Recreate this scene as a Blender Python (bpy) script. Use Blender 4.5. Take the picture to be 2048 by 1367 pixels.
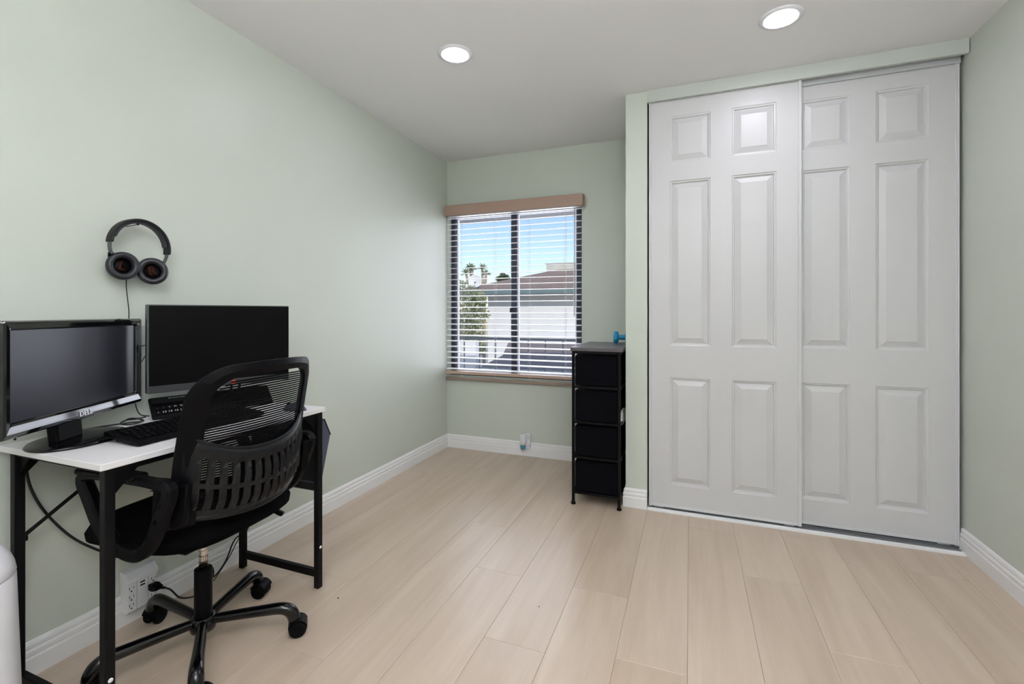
import bpy, bmesh, math, random
from mathutils import Vector, Matrix, Quaternion
random.seed(7)
for o in list(bpy.data.objects): bpy.data.objects.remove(o)
S = bpy.context.scene
COL = S.collection
PI = math.pi
R_ = math.radians

# ------------------------------------------------------------------ camera
cam_d = bpy.data.cameras.new('camera')
cam = bpy.data.objects.new('camera', cam_d); COL.objects.link(cam)
cam_d.sensor_width = 36.0
cam_d.lens = 929.2 / 2048 * 36.0
cam_d.shift_y = -(683.5 - 624.9) / 2048
cam_d.clip_start = 0.02; cam_d.clip_end = 300
cam.location = (1.950, -3.530, 1.147)
cam.rotation_euler = (PI / 2, 0, 0.3659)
S.camera = cam

# ------------------------------------------------------------------ world, sun, exposure
W = bpy.data.worlds.new('world'); S.world = W; W.use_nodes = True
nt = W.node_tree; nt.nodes.clear()
wo = nt.nodes.new('ShaderNodeOutputWorld'); bg = nt.nodes.new('ShaderNodeBackground')
sky = nt.nodes.new('ShaderNodeTexSky'); sky.sky_type = 'NISHITA'
sky.sun_disc = False; sky.sun_elevation = R_(48); sky.sun_rotation = R_(150)
sky.air_density = 1.0; sky.dust_density = 0.6; sky.ozone_density = 1.5
bg.inputs['Strength'].default_value = 0.16
nt.links.new(sky.outputs[0], bg.inputs[0]); nt.links.new(bg.outputs[0], wo.inputs[0])
sun_d = bpy.data.lights.new('sun', 'SUN'); sun_d.energy = 2.6; sun_d.angle = R_(0.6); sun_d.color = (1, .96, .9)
sun = bpy.data.objects.new('sun', sun_d); COL.objects.link(sun)
sun.rotation_euler = Vector((0.55, -0.75, 0.40)).to_track_quat('Z', 'Y').to_euler()
sun.location = (4, -6, 9)
V = S.view_settings
V.view_transform = 'Standard'; V.look = 'None'; V.gamma = 1; V.exposure = 0.07; V.use_curve_mapping = False
LAMP = 106.0
LAMP_COL = (.90, .885, 1.0)
FILL_UPLIGHT = 95.0  # strength of the added, unseen fill light aimed at the ceiling
# soft daylight entering through the window opening
day_d = bpy.data.lights.new('window_daylight', 'AREA'); day_d.shape = 'RECTANGLE'; day_d.size = 1.12; day_d.size_y = 1.34
day_d.energy = 24.0; day_d.color = (.87, .89, 1.0)
day = bpy.data.objects.new('window_daylight', day_d); COL.objects.link(day)
day.location = (.595, .16, 1.30); day.rotation_euler = (-PI / 2, 0, 0)

# ------------------------------------------------------------------ materials
def srgb(r, g, b):
    f = lambda c: c / 12.92 if c <= .04045 else ((c + .055) / 1.055) ** 2.4
    return (f(r / 255), f(g / 255), f(b / 255), 1)
MATS = {}
def mat(name, col, rough=.5, metal=0, spec=.5, bump=0, bscale=200, coat=0, var=0, vscale=6, emit=0, trans=0, stretch=None, coat_rough=.05):
    m = bpy.data.materials.new(name); m.use_nodes = True
    t = m.node_tree; b = t.nodes['Principled BSDF']
    b.inputs['Base Color'].default_value = col
    b.inputs['Roughness'].default_value = rough
    b.inputs['Metallic'].default_value = metal
    b.inputs['Specular IOR Level'].default_value = spec
    b.inputs['Coat Weight'].default_value = coat
    b.inputs['Coat Roughness'].default_value = coat_rough
    if emit:
        b.inputs['Emission Color'].default_value = col; b.inputs['Emission Strength'].default_value = emit
    tc = t.nodes.new('ShaderNodeTexCoord')
    mp = t.nodes.new('ShaderNodeMapping'); t.links.new(tc.outputs['Object'], mp.inputs[0])
    if stretch: mp.inputs['Scale'].default_value = stretch
    if var:
        n = t.nodes.new('ShaderNodeTexNoise'); n.inputs['Scale'].default_value = vscale; n.inputs['Detail'].default_value = 5
        t.links.new(mp.outputs[0], n.inputs[0])
        mx = t.nodes.new('ShaderNodeMix'); mx.data_type = 'RGBA'
        mx.inputs[6].default_value = tuple(c * (1 - var) for c in col[:3]) + (1,)
        mx.inputs[7].default_value = tuple(min(1, c * (1 + var)) for c in col[:3]) + (1,)
        t.links.new(n.outputs[0], mx.inputs[0]); t.links.new(mx.outputs[2], b.inputs['Base Color'])
    if bump:
        n2 = t.nodes.new('ShaderNodeTexNoise'); n2.inputs['Scale'].default_value = bscale; n2.inputs['Detail'].default_value = 3
        t.links.new(mp.outputs[0], n2.inputs[0])
        bp = t.nodes.new('ShaderNodeBump'); bp.inputs['Strength'].default_value = bump; bp.inputs['Distance'].default_value = .002
        t.links.new(n2.outputs[0], bp.inputs['Height']); t.links.new(bp.outputs[0], b.inputs['Normal'])
    MATS[name] = m
    return m

M_wall = mat('sage_wall_paint', srgb(204, 210, 199), .38, bump=.12, bscale=90, spec=.35)
M_fascia = mat('sage_fascia_paint', srgb(194, 200, 192), .4, spec=.35)
M_ceil = mat('ceiling_paint', srgb(236, 236, 234), .8, bump=.1, bscale=120)
M_trim = mat('white_trim_paint', srgb(240, 240, 239), .35, spec=.5)
M_door = mat('white_door_paint', srgb(205, 205, 205), .36, bump=.05, bscale=60, stretch=(4, 4, .4))
M_doorframe = mat('white_door_channel', srgb(216, 217, 218), .35)
M_track = mat('pale_aluminium_track', srgb(205, 207, 209), .35, metal=.3)
M_dark = mat('closet_interior', srgb(60, 62, 60), .9)
M_sub = mat('subfloor', srgb(120, 100, 82), .9)
M_blackmetal = mat('black_powdercoat', srgb(9, 9, 10), .45, spec=.15)
M_blackplastic = mat('black_plastic', srgb(6, 6, 8), .45, spec=.10)
M_shell = mat('charcoal_plastic', srgb(12, 13, 16), .36, spec=.28)
M_gloss = mat('gloss_black_plastic', srgb(8, 8, 12), .08, coat=.6, spec=.6)
M_enamel = mat('gloss_black_enamel', srgb(5, 5, 7), .16, spec=.45)
M_fabric = mat('black_fabric', srgb(7, 7, 8), .95, spec=.05, bump=.5, bscale=900)
M_drawer = mat('black_nonwoven_fabric', srgb(8, 8, 13), .9, spec=.08, bump=.4, bscale=700)
M_mesh = mat('black_mesh_weave', srgb(5, 5, 6), .7, spec=.1)
M_desktop = mat('white_laminate', srgb(228, 226, 226), .42, var=.03, vscale=2)
M_screen1 = mat('semi_gloss_screen', srgb(10, 14, 26), .30, spec=.5)
M_screen2 = mat('matte_black_screen', srgb(3, 3, 4), .5, spec=.12)
M_base1 = mat('satin_black_base', srgb(7, 7, 10), .15, spec=.35)
M_bezel2 = mat('dark_grey_chin', srgb(50, 51, 54), .45)
M_rim2 = mat('grey_green_rim', srgb(70, 76, 73), .4)
M_chrome = mat('steel_cylinder', srgb(205, 198, 188), .22, metal=1)
M_greyw = mat('white_print', srgb(235, 235, 238), .5)
M_brand = mat('silver_lettering', srgb(240, 240, 245), .3)
M_legend = mat('key_legend_print', srgb(190, 190, 192), .6)
M_orange = mat('dark_orange_print', srgb(66, 27, 14), .85, spec=.05)
M_orange2 = mat('red_orange_badge', srgb(190, 60, 30), .5)
M_pad = mat('black_leatherette', srgb(34, 35, 41), .42)
M_hband = mat('dark_headband', srgb(20, 20, 20), .5, spec=.3)
M_slider = mat('grey_steel_slider', srgb(92, 92, 95), .4, metal=.6)
M_cable = mat('black_cable', srgb(16, 16, 17), .5)
M_white = mat('white_plastic', srgb(236, 236, 240), .32)
M_slot = mat('dark_slot', srgb(40, 38, 36), .7)
M_valance = mat('brown_wood_valance', srgb(172, 146, 130), .5, var=.10, vscale=5, stretch=(.6, 12, 30))
M_rail = mat('tan_bottom_rail', srgb(190, 166, 148), .5, var=.05, vscale=5, stretch=(1, 12, 30))
M_sill = mat('taupe_sill', srgb(158, 142, 130), .45)
M_slat = mat('white_blind_slat', srgb(240, 239, 240), .4)
M_cord = mat('pale_cord', srgb(225, 222, 220), .7)
M_wand = mat('clear_grey_wand', srgb(190, 190, 196), .25)
M_wframe = mat('dark_bronze_frame', srgb(44, 46, 58), .4)
M_wedge = mat('pale_window_gasket', srgb(214, 216, 230), .45)
M_blue = mat('blue_vinyl', srgb(26, 140, 184), .45, bump=.3, bscale=500)
M_topwood = mat('dark_grey_wood_top', srgb(84, 80, 84), .38, var=.12, vscale=4, stretch=(20, 2, 20))
M_cloth = mat('cream_cloth', srgb(236, 232, 222), .9, bump=.6, bscale=60)
M_bag = mat('dark_grey_bag_fabric', srgb(74, 78, 94), .7, bump=.3, bscale=600)
M_bagdark = mat('black_bag_fabric', srgb(16, 16, 18), .9)
M_liquid = mat('blue_gel', srgb(72, 140, 170), .15)
M_stucco = mat('white_stucco', srgb(236, 234, 236), .9, bump=.3, bscale=40)
M_shingle = mat('brown_shingle', srgb(156, 132, 120), .95, var=.35, vscale=3, stretch=(4, 1.2, 14))
M_shingle2 = mat('mauve_shingle', srgb(150, 136, 134), .95, var=.25, vscale=3, stretch=(4, 8, 14))
M_bluewood = mat('blue_grey_fascia', srgb(108, 128, 130), .7)
M_oldwood = mat('weathered_board', srgb(200, 198, 190), .9, var=.2, vscale=4)
M_leaf1 = mat('olive_leaves', srgb(140, 146, 112), .7, var=.4, vscale=3)
M_leaf2 = mat('grey_green_leaves', srgb(142, 144, 124), .8, var=.4, vscale=3)
M_leaf3 = mat('dark_leaves', srgb(74, 88, 56), .8, var=.4, vscale=3)
M_bark = mat('pale_bark', srgb(166, 150, 132), .9)
M_railpaint = mat('blue_grey_rail', srgb(138, 142, 150), .6)
M_dish = mat('pale_grey_dish', srgb(214, 214, 214), .6)
M_ground = mat('pale_concrete', srgb(190, 186, 178), .9)
M_crumb = mat('dark_crumb', srgb(52, 40, 32), .9)

def emitter(name, strength, col=LAMP_COL + (1,)):
    m = bpy.data.materials.new(name); m.use_nodes = True
    t = m.node_tree; t.nodes.clear()
    e = t.nodes.new('ShaderNodeEmission'); e.inputs[0].default_value = col; e.inputs[1].default_value = strength
    o = t.nodes.new('ShaderNodeOutputMaterial'); t.links.new(e.outputs[0], o.inputs[0])
    return m
M_lamp = emitter('lit_diffuser', LAMP)

def glass():
    m = bpy.data.materials.new('window_glass'); m.use_nodes = True
    t = m.node_tree; t.nodes.clear()
    tr = t.nodes.new('ShaderNodeBsdfTransparent'); tr.inputs[0].default_value = (.97, .98, .98, 1)
    gl = t.nodes.new('ShaderNodeBsdfGlossy'); gl.inputs['Roughness'].default_value = .02
    fr = t.nodes.new('ShaderNodeFresnel'); fr.inputs[0].default_value = 1.3
    mx = t.nodes.new('ShaderNodeMixShader'); o = t.nodes.new('ShaderNodeOutputMaterial')
    t.links.new(fr.outputs[0], mx.inputs[0]); t.links.new(tr.outputs[0], mx.inputs[1]); t.links.new(gl.outputs[0], mx.inputs[2])
    t.links.new(mx.outputs[0], o.inputs[0])
    return m
M_glass = glass()

def plank_mat():
    m = bpy.data.materials.new('light_oak_plank'); m.use_nodes = True
    t = m.node_tree; b = t.nodes['Principled BSDF']
    N = t.nodes.new; L = t.links.new
    tc = N('ShaderNodeTexCoord'); oi = N('ShaderNodeObjectInfo')
    geo = N('ShaderNodeNewGeometry')
    off = N('ShaderNodeVectorMath'); off.operation = 'SCALE'; off.inputs[0].default_value = (13.1, 7.7, 3.3); L(oi.outputs['Random'], off.inputs['Scale'])
    add = N('ShaderNodeVectorMath'); add.operation = 'ADD'; L(geo.outputs['Position'], add.inputs[0]); L(off.outputs[0], add.inputs[1])
    mp = N('ShaderNodeMapping'); mp.inputs['Scale'].default_value = (7, .55, 1); L(add.outputs[0], mp.inputs[0])
    n1 = N('ShaderNodeTexNoise'); n1.inputs['Scale'].default_value = 1.6; n1.inputs['Detail'].default_value = 6; n1.inputs['Roughness'].default_value = .55; n1.inputs['Distortion'].default_value = .6
    L(mp.outputs[0], n1.inputs[0])
    mp2 = N('ShaderNodeMapping'); mp2.inputs['Scale'].default_value = (90, 3, 1); L(add.outputs[0], mp2.inputs[0])
    n2 = N('ShaderNodeTexNoise'); n2.inputs['Scale'].default_value = 2.2; n2.inputs['Detail'].default_value = 4; L(mp2.outputs[0], n2.inputs[0])
    r1 = N('ShaderNodeValToRGB')
    r1.color_ramp.elements[0].position = .30; r1.color_ramp.elements[0].color = srgb(186, 166, 144)
    r1.color_ramp.elements[1].position = .68; r1.color_ramp.elements[1].color = srgb(204, 186, 166)
    L(n1.outputs[0], r1.inputs[0])
    mx = N('ShaderNodeMix'); mx.data_type = 'RGBA'; mx.blend_type = 'MULTIPLY'; mx.inputs[0].default_value = .10
    L(r1.outputs[0], mx.inputs[6]); L(n2.outputs[0], mx.inputs[7])
    hs = N('ShaderNodeHueSaturation'); L(mx.outputs[2], hs.inputs['Color'])
    mr = N('ShaderNodeMapRange'); mr.inputs[3].default_value = .98; mr.inputs[4].default_value = 1.03; L(oi.outputs['Random'], mr.inputs[0]); L(mr.outputs[0], hs.inputs['Value'])
    L(hs.outputs[0], b.inputs['Base Color'])
    b.inputs['Roughness'].default_value = .33
    b.inputs['Specular IOR Level'].default_value = .9
    bp = N('ShaderNodeBump'); bp.inputs['Strength'].default_value = .06; bp.inputs['Distance'].default_value = .001
    L(n2.outputs[0], bp.inputs['Height']); L(bp.outputs[0], b.inputs['Normal'])
    return m
M_plank = plank_mat()

# ------------------------------------------------------------------ mesh helpers
class MB:
    def __init__(s): s.v = []; s.f = []
    def add(s, vs, fs):
        n = len(s.v); s.v += [tuple(x) for x in vs]; s.f += [tuple(i + n for i in f) for f in fs]; return s
    def box(s, x0, x1, y0, y1, z0, z1, M=None):
        vs = [Vector((x, y, z)) for x in (x0, x1) for y in (y0, y1) for z in (z0, z1)]
        if M is not None: vs = [M @ p for p in vs]
        return s.add(vs, [(0, 1, 3, 2), (4, 6, 7, 5), (0, 4, 5, 1), (2, 3, 7, 6), (0, 2, 6, 4), (1, 5, 7, 3)])
    def prism(s, prof, axis, a, b):      # prof: 2D polygon; axis 'x','y','z'; extruded from a to b
        n = len(prof); vs = []
        for t in (a, b):
            for p, q in prof:
                vs.append({'x': (t, p, q), 'y': (p, t, q), 'z': (p, q, t)}[axis])
        fs = [tuple(range(n)), tuple(range(2 * n - 1, n - 1, -1))] + [(i, i + n, (i + 1) % n + n, (i + 1) % n) for i in range(n)]
        return s.add(vs, fs)
    def tube(s, path, r, n=10, flat=1.0, up=None, cap=True):
        path = [Vector(p) for p in path]; m = len(path)
        rs = r if isinstance(r, (list, tuple)) else [r] * m
        T = []
        for i in range(m):
            a = path[max(0, i - 1)]; b = path[min(m - 1, i + 1)]; T.append((b - a).normalized())
        u = Vector(up) if up else (Vector((0, 0, 1)) if abs(T[0].z) < .9 else Vector((1, 0, 0)))
        vs = []
        for i in range(m):
            if i and not up:
                q = T[i - 1].rotation_difference(T[i]); u = q @ u
            uu = (u - T[i] * u.dot(T[i])).normalized(); w = T[i].cross(uu)
            for k in range(n):
                a = 2 * PI * k / n
                vs.append(path[i] + rs[i] * (math.cos(a) * uu * flat + math.sin(a) * w))
        fs = [(i * n + k, i * n + (k + 1) % n, (i + 1) * n + (k + 1) % n, (i + 1) * n + k) for i in range(m - 1) for k in range(n)]
        if cap: fs += [tuple(range(n - 1, -1, -1)), tuple((m - 1) * n + k for k in range(n))]
        return s.add(vs, fs)
    def lathe(s, prof, n=24, M=None, cap=True):   # prof [(r,z)]
        vs = []
        for r, z in prof:
            for k in range(n):
                a = 2 * PI * k / n; vs.append(Vector((r * math.cos(a), r * math.sin(a), z)))
        if M is not None: vs = [M @ p for p in vs]
        m = len(prof)
        fs = [(i * n + k, i * n + (k + 1) % n, (i + 1) * n + (k + 1) % n, (i + 1) * n + k) for i in range(m - 1) for k in range(n)]
        if cap: fs += [tuple(range(n - 1, -1, -1)), tuple((m - 1) * n + k for k in range(n))]
        return s.add(vs, fs)
    def grid(s, pts):                      # pts[i][j]
        a = len(pts); b = len(pts[0])
        return s.add([p for r in pts for p in r], [(i * b + j, i * b + j + 1, (i + 1) * b + j + 1, (i + 1) * b + j) for i in range(a - 1) for j in range(b - 1)])
    def mesh(s, name, m, smooth=False):
        me = bpy.data.meshes.new(name); me.from_pydata(s.v, [], s.f); me.validate()
        b = bmesh.new(); b.from_mesh(me); bmesh.ops.recalc_face_normals(b, faces=b.faces)
        b.to_mesh(me); b.free()
        if smooth:
            for p in me.polygons: p.use_smooth = True
        me.materials.append(m)
        return me
def link(name, me, parent=None, loc=None):
    o = bpy.data.objects.new(name, me); COL.objects.link(o)
    if parent: o.parent = parent
    if loc: o.location = loc
    return o
def obj(name, mb, m, parent=None, smooth=False, bev=0, seg=2, solid=0, sub=0, loc=None, auto=False):
    o = link(name, mb.mesh(name, m, smooth or auto), parent, loc)
    if solid:
        k = o.modifiers.new('solid', 'SOLIDIFY'); k.thickness = solid; k.offset = 0
    if bev:
        k = o.modifiers.new('bevel', 'BEVEL'); k.width = bev; k.segments = seg; k.limit_method = 'ANGLE'; k.angle_limit = R_(40)
        k.harden_normals = False
    if sub:
        k = o.modifiers.new('sub', 'SUBSURF'); k.levels = sub; k.render_levels = sub
    if auto:
        o.data.set_sharp_from_angle(angle=R_(35))
    return o
def tag(o, label=None, cat=None, group=None, kind=None):
    if label: o['label'] = label
    if cat: o['category'] = cat
    if group: o['group'] = group
    if kind: o['kind'] = kind
    return o
def empty(name, loc=(0, 0, 0), rz=0):
    o = bpy.data.objects.new(name, None); COL.objects.link(o); o.location = loc; o.rotation_euler = (0, 0, rz); o.empty_display_size = .1
    return o
def struct(name, mb, m, parent=None, label=None, **k):
    o = obj(name, mb, m, parent, **k)
    if not parent: o['kind'] = 'structure'
    if label: o['label'] = label
    return o
def cat_rom(P, n=8, closed=False):
    P = [Vector(p) for p in P]; out = []; m = len(P)
    rng = range(m) if closed else range(m - 1)
    for i in rng:
        if closed: a, b, c, d = P[(i - 1) % m], P[i], P[(i + 1) % m], P[(i + 2) % m]
        else: a, b, c, d = P[max(0, i - 1)], P[i], P[i + 1], P[min(m - 1, i + 2)]
        for k in range(n):
            t = k / n
            out.append(.5 * ((2 * b) + (c - a) * t + (2 * a - 5 * b + 4 * c - d) * t * t + (3 * b - a - 3 * c + d) * t ** 3))
    if not closed: out.append(P[-1])
    return out
def text(name, body, size, m, parent, M, extrude=.0004, align='CENTER', sx=1.0):
    c = bpy.data.curves.new(name, 'FONT'); c.body = body; c.size = size; c.extrude = extrude; c.align_x = align; c.align_y = 'CENTER'; c.resolution_u = 3
    o = bpy.data.objects.new(name + '_tmp', c); COL.objects.link(o)
    dg = bpy.context.evaluated_depsgraph_get(); me = bpy.data.meshes.new_from_object(o.evaluated_get(dg))
    bpy.data.objects.remove(o); bpy.data.curves.remove(c)
    me.transform(M @ Matrix.Diagonal((sx, 1, 1, 1))); me.materials.clear(); me.materials.append(m)
    return link(name, me, parent)
def frame_M(o, ex, ey):
    ex = Vector(ex).normalized(); ey = Vector(ey); ey = (ey - ex * ey.dot(ex)).normalized(); ez = ex.cross(ey)
    return Matrix(((ex.x, ey.x, ez.x, o[0]), (ex.y, ey.y, ez.y, o[1]), (ex.z, ey.z, ez.z, o[2]), (0, 0, 0, 1)))

# ------------------------------------------------------------------ room shell
XR, YC, XS, HC = 3.181, -0.708, 1.593, 2.44
YB = -4.45
fl = struct('floor', MB().box(-.1, XR + .1, YB - .1, .12, -.14, -.006), M_sub, label='light oak plank floor of the room')
PW, PL = .2245, 1.5
joint = {0: None}
def plank_mesh(w, l):
    g = .0003; c = .0007; b = MB()
    x0, x1, y0, y1 = g, w - g, g, l - g
    vs = [(x0, y0, -.006), (x1, y0, -.006), (x1, y1, -.006), (x0, y1, -.006),
          (x0, y0, -c), (x1, y0, -c), (x1, y1, -c), (x0, y1, -c),
          (x0 + c, y0 + c, 0), (x1 - c, y0 + c, 0), (x1 - c, y1 - c, 0), (x0 + c, y1 - c, 0)]
    fs = [(8, 9, 10, 11)] + [(i, (i + 1) % 4, (i + 1) % 4 + 4, i + 4) for i in range(4)] + [(i + 4, (i + 1) % 4 + 4, (i + 1) % 4 + 8, i + 8) for i in range(4)]
    b.add(vs, fs); return b.mesh('plank', M_plank)
pm = {}
def put_plank(x, w, y0, y1):
    k = (round(w, 4), round(y1 - y0, 3))
    if k not in pm: pm[k] = plank_mesh(w, y1 - y0)
    link('plank', pm[k], fl, (x, y0, 0))
row0 = .8195
stag = {0: -1.224, 1: -1.627, 2: -2.028, 3: -1.622, -1: -2.32, -2: -1.911}
i0 = -4
for i in range(i0, 11):
    x = row0 + i * PW; x1 = min(x + PW, XR); xx = max(x, 0)
    if x1 - xx < .01: continue
    j = stag.get(i, -(.35 + (i * .403) % PL))
    ys = [j + k * PL for k in range(-5, 5)]
    for a in ys:
        y0 = max(a, YB); y1 = min(a + PL, 0.0)
        if y1 - y0 > .01: put_plank(xx, x1 - xx, y0, y1)
struct('ceiling', MB().box(-.1, XR + .1, YB - .1, .12, HC, HC + .12), M_ceil, label='smooth white ceiling')
struct('wall_left', MB().box(-.12, 0, YB - .1, .12, 0, HC), M_wall, label='pale sage green wall beside the desk')
struct('wall_right', MB().box(XR, XR + .12, YB - .1, .12, 0, HC), M_wall, label='pale sage green wall right of the closet')
struct('wall_back', MB().box(0, XR, YB - .1, YB, 0, HC), M_wall, label='sage green wall behind the camera')
WX0, WX1, WZ0, WZ1 = .018, 1.172, .612, 1.985
b = MB()
b.box(0, WX0, 0, .12, 0, HC); b.box(WX1, XR, 0, .12, 0, HC); b.box(WX0, WX1, 0, .12, 0, WZ0); b.box(WX0, WX1, 0, .12, WZ1, HC)
struct('wall_window', b, M_wall, label='pale sage green wall around the window')
b = MB(); b.box(XS, XS + .1, YC + .02, 0, 0, HC); b.box(XS, 1.716, YC, YC + .04, 0, HC)
struct('wall_closet', b, M_wall, label='narrow sage green wall return left of the closet')
b = MB(); b.box(XS + .1, XR, -.03, -.002, 0, HC); b.box(XS + .1, XS + .115, YC + .04, -.03, 0, HC)
struct('wall_closet_inside', b, M_dark, label='dark inside of the closet')
# baseboards
BH = .110
def bb_prof():   # (out, z)
    return [(0, 0), (.015, 0), (.015, .058), (.0115, .064), (.0135, .068), (.0135, .080), (.009, .087), (.0105, .091), (.0100, .100), (.006, .108), (0, BH)]
def baseboard(name, p0, p1, n, e0=0, e1=0):
    p0 = Vector(p0); p1 = Vector(p1); n = Vector((n[0], n[1], 0)); d = (p1 - p0).normalized(); vs = []
    pr = bb_prof(); m = len(pr)
    for p, e, sg in ((p0, e0, -1), (p1, e1, 1)):
        for o_, z in pr:
            q = p + n * o_ + d * sg * e * o_; vs.append((q.x, q.y, z))
    fs = [tuple(range(m)), tuple(range(2 * m - 1, m - 1, -1))] + [(i, i + m, (i + 1) % m + m, (i + 1) % m) for i in range(m)]
    return struct(name, MB().add(vs, fs), M_trim, label='white grooved baseboard')
baseboard('baseboard_left', (0, YB, 0), (0, 0, 0), (1, 0), 0, -1)['label'] = 'white grooved baseboard along the left wall'
baseboard('baseboard_window', (0, 0, 0), (XS, 0, 0), (0, -1), -1, -1)['label'] = 'white grooved baseboard under the window'
baseboard('baseboard_closet_side', (XS, YC, 0), (XS, 0, 0), (-1, 0), 1, -1)['label'] = 'white baseboard on closet wall beside the dresser'
baseboard('baseboard_closet_front', (XS, YC, 0), (1.714, YC, 0), (0, -1), 1, 0)['label'] = 'short white baseboard left of closet doors'
baseboard('baseboard_right', (XR, YC + .05, 0), (XR, YB, 0), (-1, 0), 0, 0)['label'] = 'white grooved baseboard along the right wall'
baseboard('baseboard_back', (0, YB, 0), (XR, YB, 0), (0, 1), -1, -1)['label'] = 'white baseboard behind the camera'
# closet header and tracks
struct('trim_1', MB().box(1.716, XR - .004, YC - .012, YC + .006, 2.371, HC), M_fascia, label='sage painted header board above closet doors')
b = MB(); b.box(1.722, XR - .012, YC + .010, YC + .085, 2.385, HC); b.box(1.722, XR - .012, YC + .043, YC + .046, 2.352, 2.39); b.box(1.722, XR - .012, YC + .083, YC + .086, 2.352, 2.39)
struct('trim_2', b, M_track, label='pale metal top track of closet doors')
b = MB(); b.box(1.717, XR - .016, YC - .018, YC + .004, 0, .007); b.box(1.717, XR - .016, YC + .000, YC + .004, .007, .012)
struct('trim_3', b, M_trim, label='white floor track lip of closet doors')
b = MB(); b.box(1.717, XR - .016, YC + .004, YC + .10, 0, .003)
b.box(1.717, XR - .016, YC + .028, YC + .032, .003, .010); b.box(1.717, XR - .016, YC + .068, YC + .072, .003, .010)
struct('trim_6', b, mat('grey_metal_groove', srgb(122, 124, 126), .5), label='dark grooved floor track under closet doors')

# closet doors
def closet_door(name, xc, yf, label):
    hw = .3875; z0, z1 = .021, 2.405; th = .034
    d = empty(name, (xc, yf, 0)); d['kind'] = 'structure'; d['label'] = label
    fr = .016
    cols = [(-.271, -.055), (.055, .271)]
    rows = [(.153, .774), (.957, 1.906), (2.011, 2.279)]
    xsv = [-hw + fr] + [c for p in cols for c in p] + [hw - fr]
    zsv = [z0 + fr] + [c for p in rows for c in p] + [z1 - fr]
    b = MB()
    for i in range(len(xsv) - 1):
        for k in range(len(zsv) - 1):
            if i in (1, 3) and k in (1, 3, 5): continue
            b.add([(xsv[i], 0, zsv[k]), (xsv[i + 1], 0, zsv[k]), (xsv[i + 1], 0, zsv[k + 1]), (xsv[i], 0, zsv[k + 1])], [(0, 1, 2, 3)])
    x0, x1, a, c = xsv[0], xsv[-1], zsv[0], zsv[-1]
    b.add([(x0, 0, a), (x1, 0, a), (x1, 0, c), (x0, 0, c), (x0, th, a), (x1, th, a), (x1, th, c), (x0, th, c)], [(4, 5, 6, 7), (0, 1, 5, 4), (1, 2, 6, 5), (2, 3, 7, 6), (3, 0, 4, 7)])
    obj('slab', b, M_door, d)
    for (xa, xb) in cols:
        for (za, zb) in rows:
            rings = [(0, 0), (.004, .004), (.010, .005), (.014, .013), (.017, .013), (.042, .0035), (.045, .002)]
            vs = []; fs = []
            for ins, dep in rings:
                vs += [(xa + ins, dep, za + ins), (xb - ins, dep, za + ins), (xb - ins, dep, zb - ins), (xa + ins, dep, zb - ins)]
            for q in range(len(rings) - 1):
                for e in range(4): fs.append((q * 4 + e, q * 4 + (e + 1) % 4, (q + 1) * 4 + (e + 1) % 4, (q + 1) * 4 + e))
            l = (len(rings) - 1) * 4; fs.append((l, l + 1, l + 2, l + 3))
            obj('panel', MB().add(vs, fs), M_door, d)
    for sx in (-1, 1):
        b = MB(); xa, xb = sorted((sx * hw, sx * (hw - fr)))
        b.box(xa, xb, -.004, th + .002, z0 - .004, z1)
        xm = sx * (hw - fr * .28); b.box(xm - .0035, xm + .0035, -.0085, -.004, z0, z1)
        xm = sx * (hw - fr * .9); b.box(xm - .0018, xm + .0018, -.0065, -.004, z0, z1)
        obj('edge_channel', b, M_doorframe, d, bev=.0015, seg=1)
    obj('top_channel', MB().box(-hw, hw, -.003, th, z1 - fr, z1 + .002), M_doorframe, d)
    obj('bottom_channel', MB().box(-hw + fr, hw - fr, -.003, th, z0, z0 + fr), M_doorframe, d)
    for sx in (-1, 1):
        xa = sx * (hw - .055)
        obj('roller', MB().box(xa - .025, xa + .025, .008, .020, .0105, z0 + .004), M_track, d)
    return d
closet_door('door_1', 2.112, YC + .014, 'left white six-panel sliding closet door, in front')
closet_door('door_2', 2.7795, YC + .054, 'right white six-panel sliding closet door, behind the other')

# ------------------------------------------------------------------ window
wn = empty('window_1', (0, .06, 0)); wn['kind'] = 'structure'; wn['label'] = 'dark framed sliding window with two panes'
def bar(name, x0, x1, z0, z1, m=M_wframe, y0=-.02, y1=.03, par=None): return obj(name, MB().box(x0, x1, y0, y1, z0, z1), m, par or wn, bev=.002, seg=1)
bar('frame_jamb', WX0, .058, WZ0, WZ1); bar('frame_jamb', 1.122, WX1, WZ0, WZ1)
bar('frame_head', .058, 1.122, 1.968, WZ1); bar('frame_sill', .058, 1.122, WZ0, .640)
bar('mullion', .574, .620, .640, 1.968)
s1 = empty('sash', (0, 0, 0)); s1.parent = wn
s2 = empty('sash', (0, 0, 0)); s2.parent = wn
for sp, xa, xb, yo in ((s1, .058, .574, .006), (s2, .620, 1.122, -.004)):
    bar('sash_stile', xa, xa + .016, .640, 1.968, M_wedge, yo, yo + .02, sp); bar('sash_stile', xb - .012, xb, .640, 1.968, M_wedge, yo, yo + .02, sp)
    bar('sash_rail', xa + .016, xb - .012, .640, .660, M_wedge, yo, yo + .02, sp); bar('sash_rail', xa + .016, xb - .012, 1.952, 1.968, M_wedge, yo, yo + .02, sp)
    obj('pane', MB().box(xa + .014, xb - .010, yo + .008, yo + .012, .658, 1.954), M_glass, sp)
obj('latch', MB().box(.566, .580, -.034, -.02, 1.15, 1.185), M_wframe, wn, bev=.003)
struct('trim_4', MB().box(.002, 1.20, -.028, .045, .578, .602), M_sill, label='taupe window sill ledge', bev=.003)

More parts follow.
